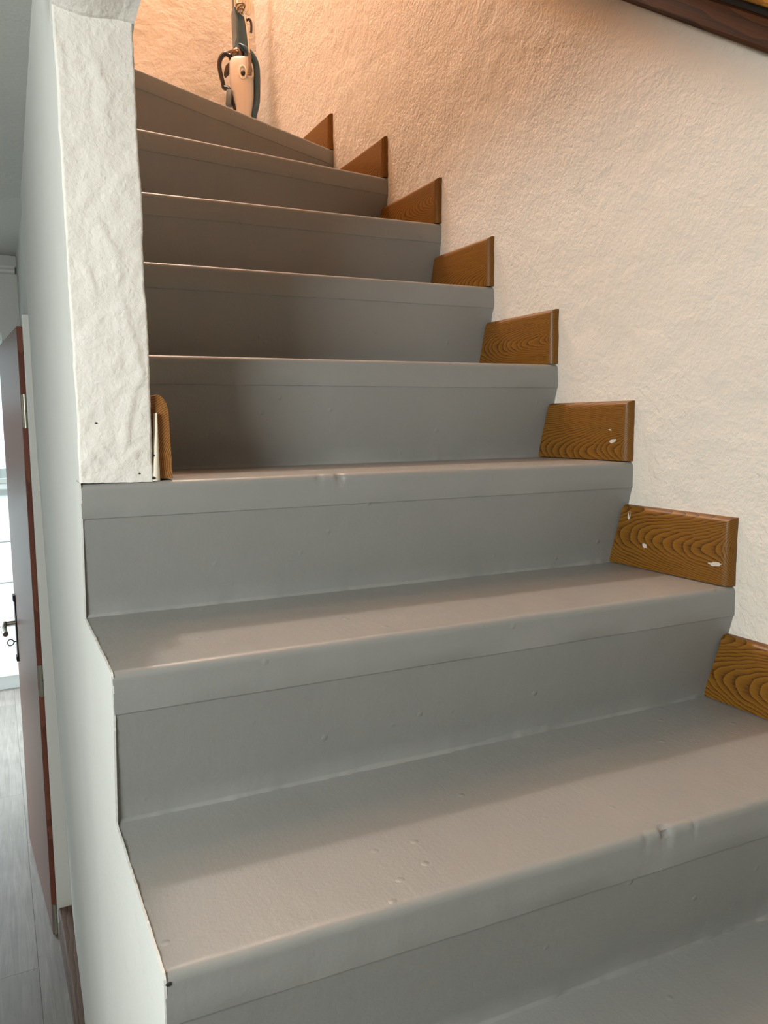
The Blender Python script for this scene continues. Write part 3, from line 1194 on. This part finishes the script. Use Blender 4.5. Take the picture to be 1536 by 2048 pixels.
# cable: strain relief, run, bundle of loops on the hook
bm = bmesh.new()
pth = [P(862, 975, -0.046), P(866, 1060, -0.048), P(868, 1150, -0.050), P(864, 1240, -0.050), P(852, 1325, -0.048)]
pth = smooth_path(pth, 10)
tube(bm, pth, [0.0050 + (0.0010 if i % 3 == 0 else 0.0) + 0.0018 * (i / len(pth)) ** 3 for i in range(len(pth))], 12)
vpart('cable_sleeve', bm, 'sleeve')
bm = bmesh.new()
c = P(858, 1310, -0.043)
tube(bm, [c + Vector((0.0095 * math.cos(t), 0.0, 0.0105 * math.sin(t))) for t in [2 * PI * i / 20 for i in range(21)]], 0.0016, 8, cap=False)
vpart('socket_ring', bm, 'chrome')
bm = bmesh.new()
tube(bm, smooth_path([P(775, 290, -0.040), P(800, 400, -0.044), P(822, 540, -0.046), P(838, 680, -0.047), P(850, 840, -0.047), P(862, 985, -0.046)], 6), 0.0027, 8)
vpart('cable', bm, 'cable')
bm = bmesh.new()
tube(bm, smooth_path([P(618, 165, -0.020), P(620, 90, -0.022), P(618, 0, -0.022), P(620, -200, -0.022), P(640, -420, -0.02)], 5), 0.0030, 8)
for (xa, xb, b0, top) in ((672, 715, -0.034, -260), (690, 770, -0.038, -330), (735, 800, -0.030, -300), (755, 830, -0.026, -360), (800, 860, -0.020, -340), (845, 880, -0.012, -300), (700, 742, -0.043, -380)):
    tube(bm, smooth_path([P(690 + (xa - 690) * 0.3, 290, b0), P(xa - 14, 210, b0 - 0.003), P(xa, 60, b0), P(xa + 6, -120, b0), P((xa + xb) / 2, top, b0), P(xb, -100, b0 + 0.008), P(xb + 6, 60, b0 + 0.006), P(xb - 6, 200, b0 + 0.004), P(xb - 40, 285, b0)], 6), 0.0026, 8)
vpart('cable_loops', bm, 'cable')
bm = bmesh.new()
kn = []
for i in range(46):
    t = i / 45 * 2 * PI * 3.3
    kn.append(P(728, 228, -0.040) + Vector((0.0125 * math.cos(t) * (1 + 0.25 * math.sin(t * 0.37)), 0.014 * math.sin(t), 0.011 * math.sin(t * 0.31 + 0.8) + 0.004 * math.cos(t))))
tube(bm, kn, 0.0026, 8)
vpart('cable_tie', bm, 'sleeve', 'brown wrap of cable round the bundle')
bm = bmesh.new()
tube(bm, smooth_path([P(800, 330, 0.0), P(845, 330, -0.006), P(876, 400, -0.008), P(874, 520, -0.008), P(862, 550, -0.008)], 5), 0.0042, 10)
vpart('cable_hook', bm, 'vac_dark')
# handle above the picture edge
bm = bmesh.new()
tube(bm, smooth_path([P(600, 175, 0.0), P(600, -100, 0.0), P(610, -900, 0.002), P(612, -1500, 0.0)], 6), 0.011, 14)
tube(bm, smooth_path([P(612, -1450, 0.0), P(600, -1750, 0.0), P(690, -2000, 0.0), P(780, -1800, 0.0), P(720, -1450, 0.0), P(620, -1350, 0.0)], 6), 0.010, 12)
vpart('grip_tube', bm, 'vac_grey')
# floor head
bm = bmesh.new()
box(bm, -0.085, 0.075, -0.075, 0.055, 0.004, 0.050, 0.014, 3)
vpart('floor_head', bm, 'vac_blue')
bm = bmesh.new()
z1 = P(0, 2650).z
tube(bm, [(P(710, 0).x, 0.0, 0.03), (P(710, 0).x, 0.0, z1)], 0.022, 16)
vpart('neck', bm, 'vac_grey')
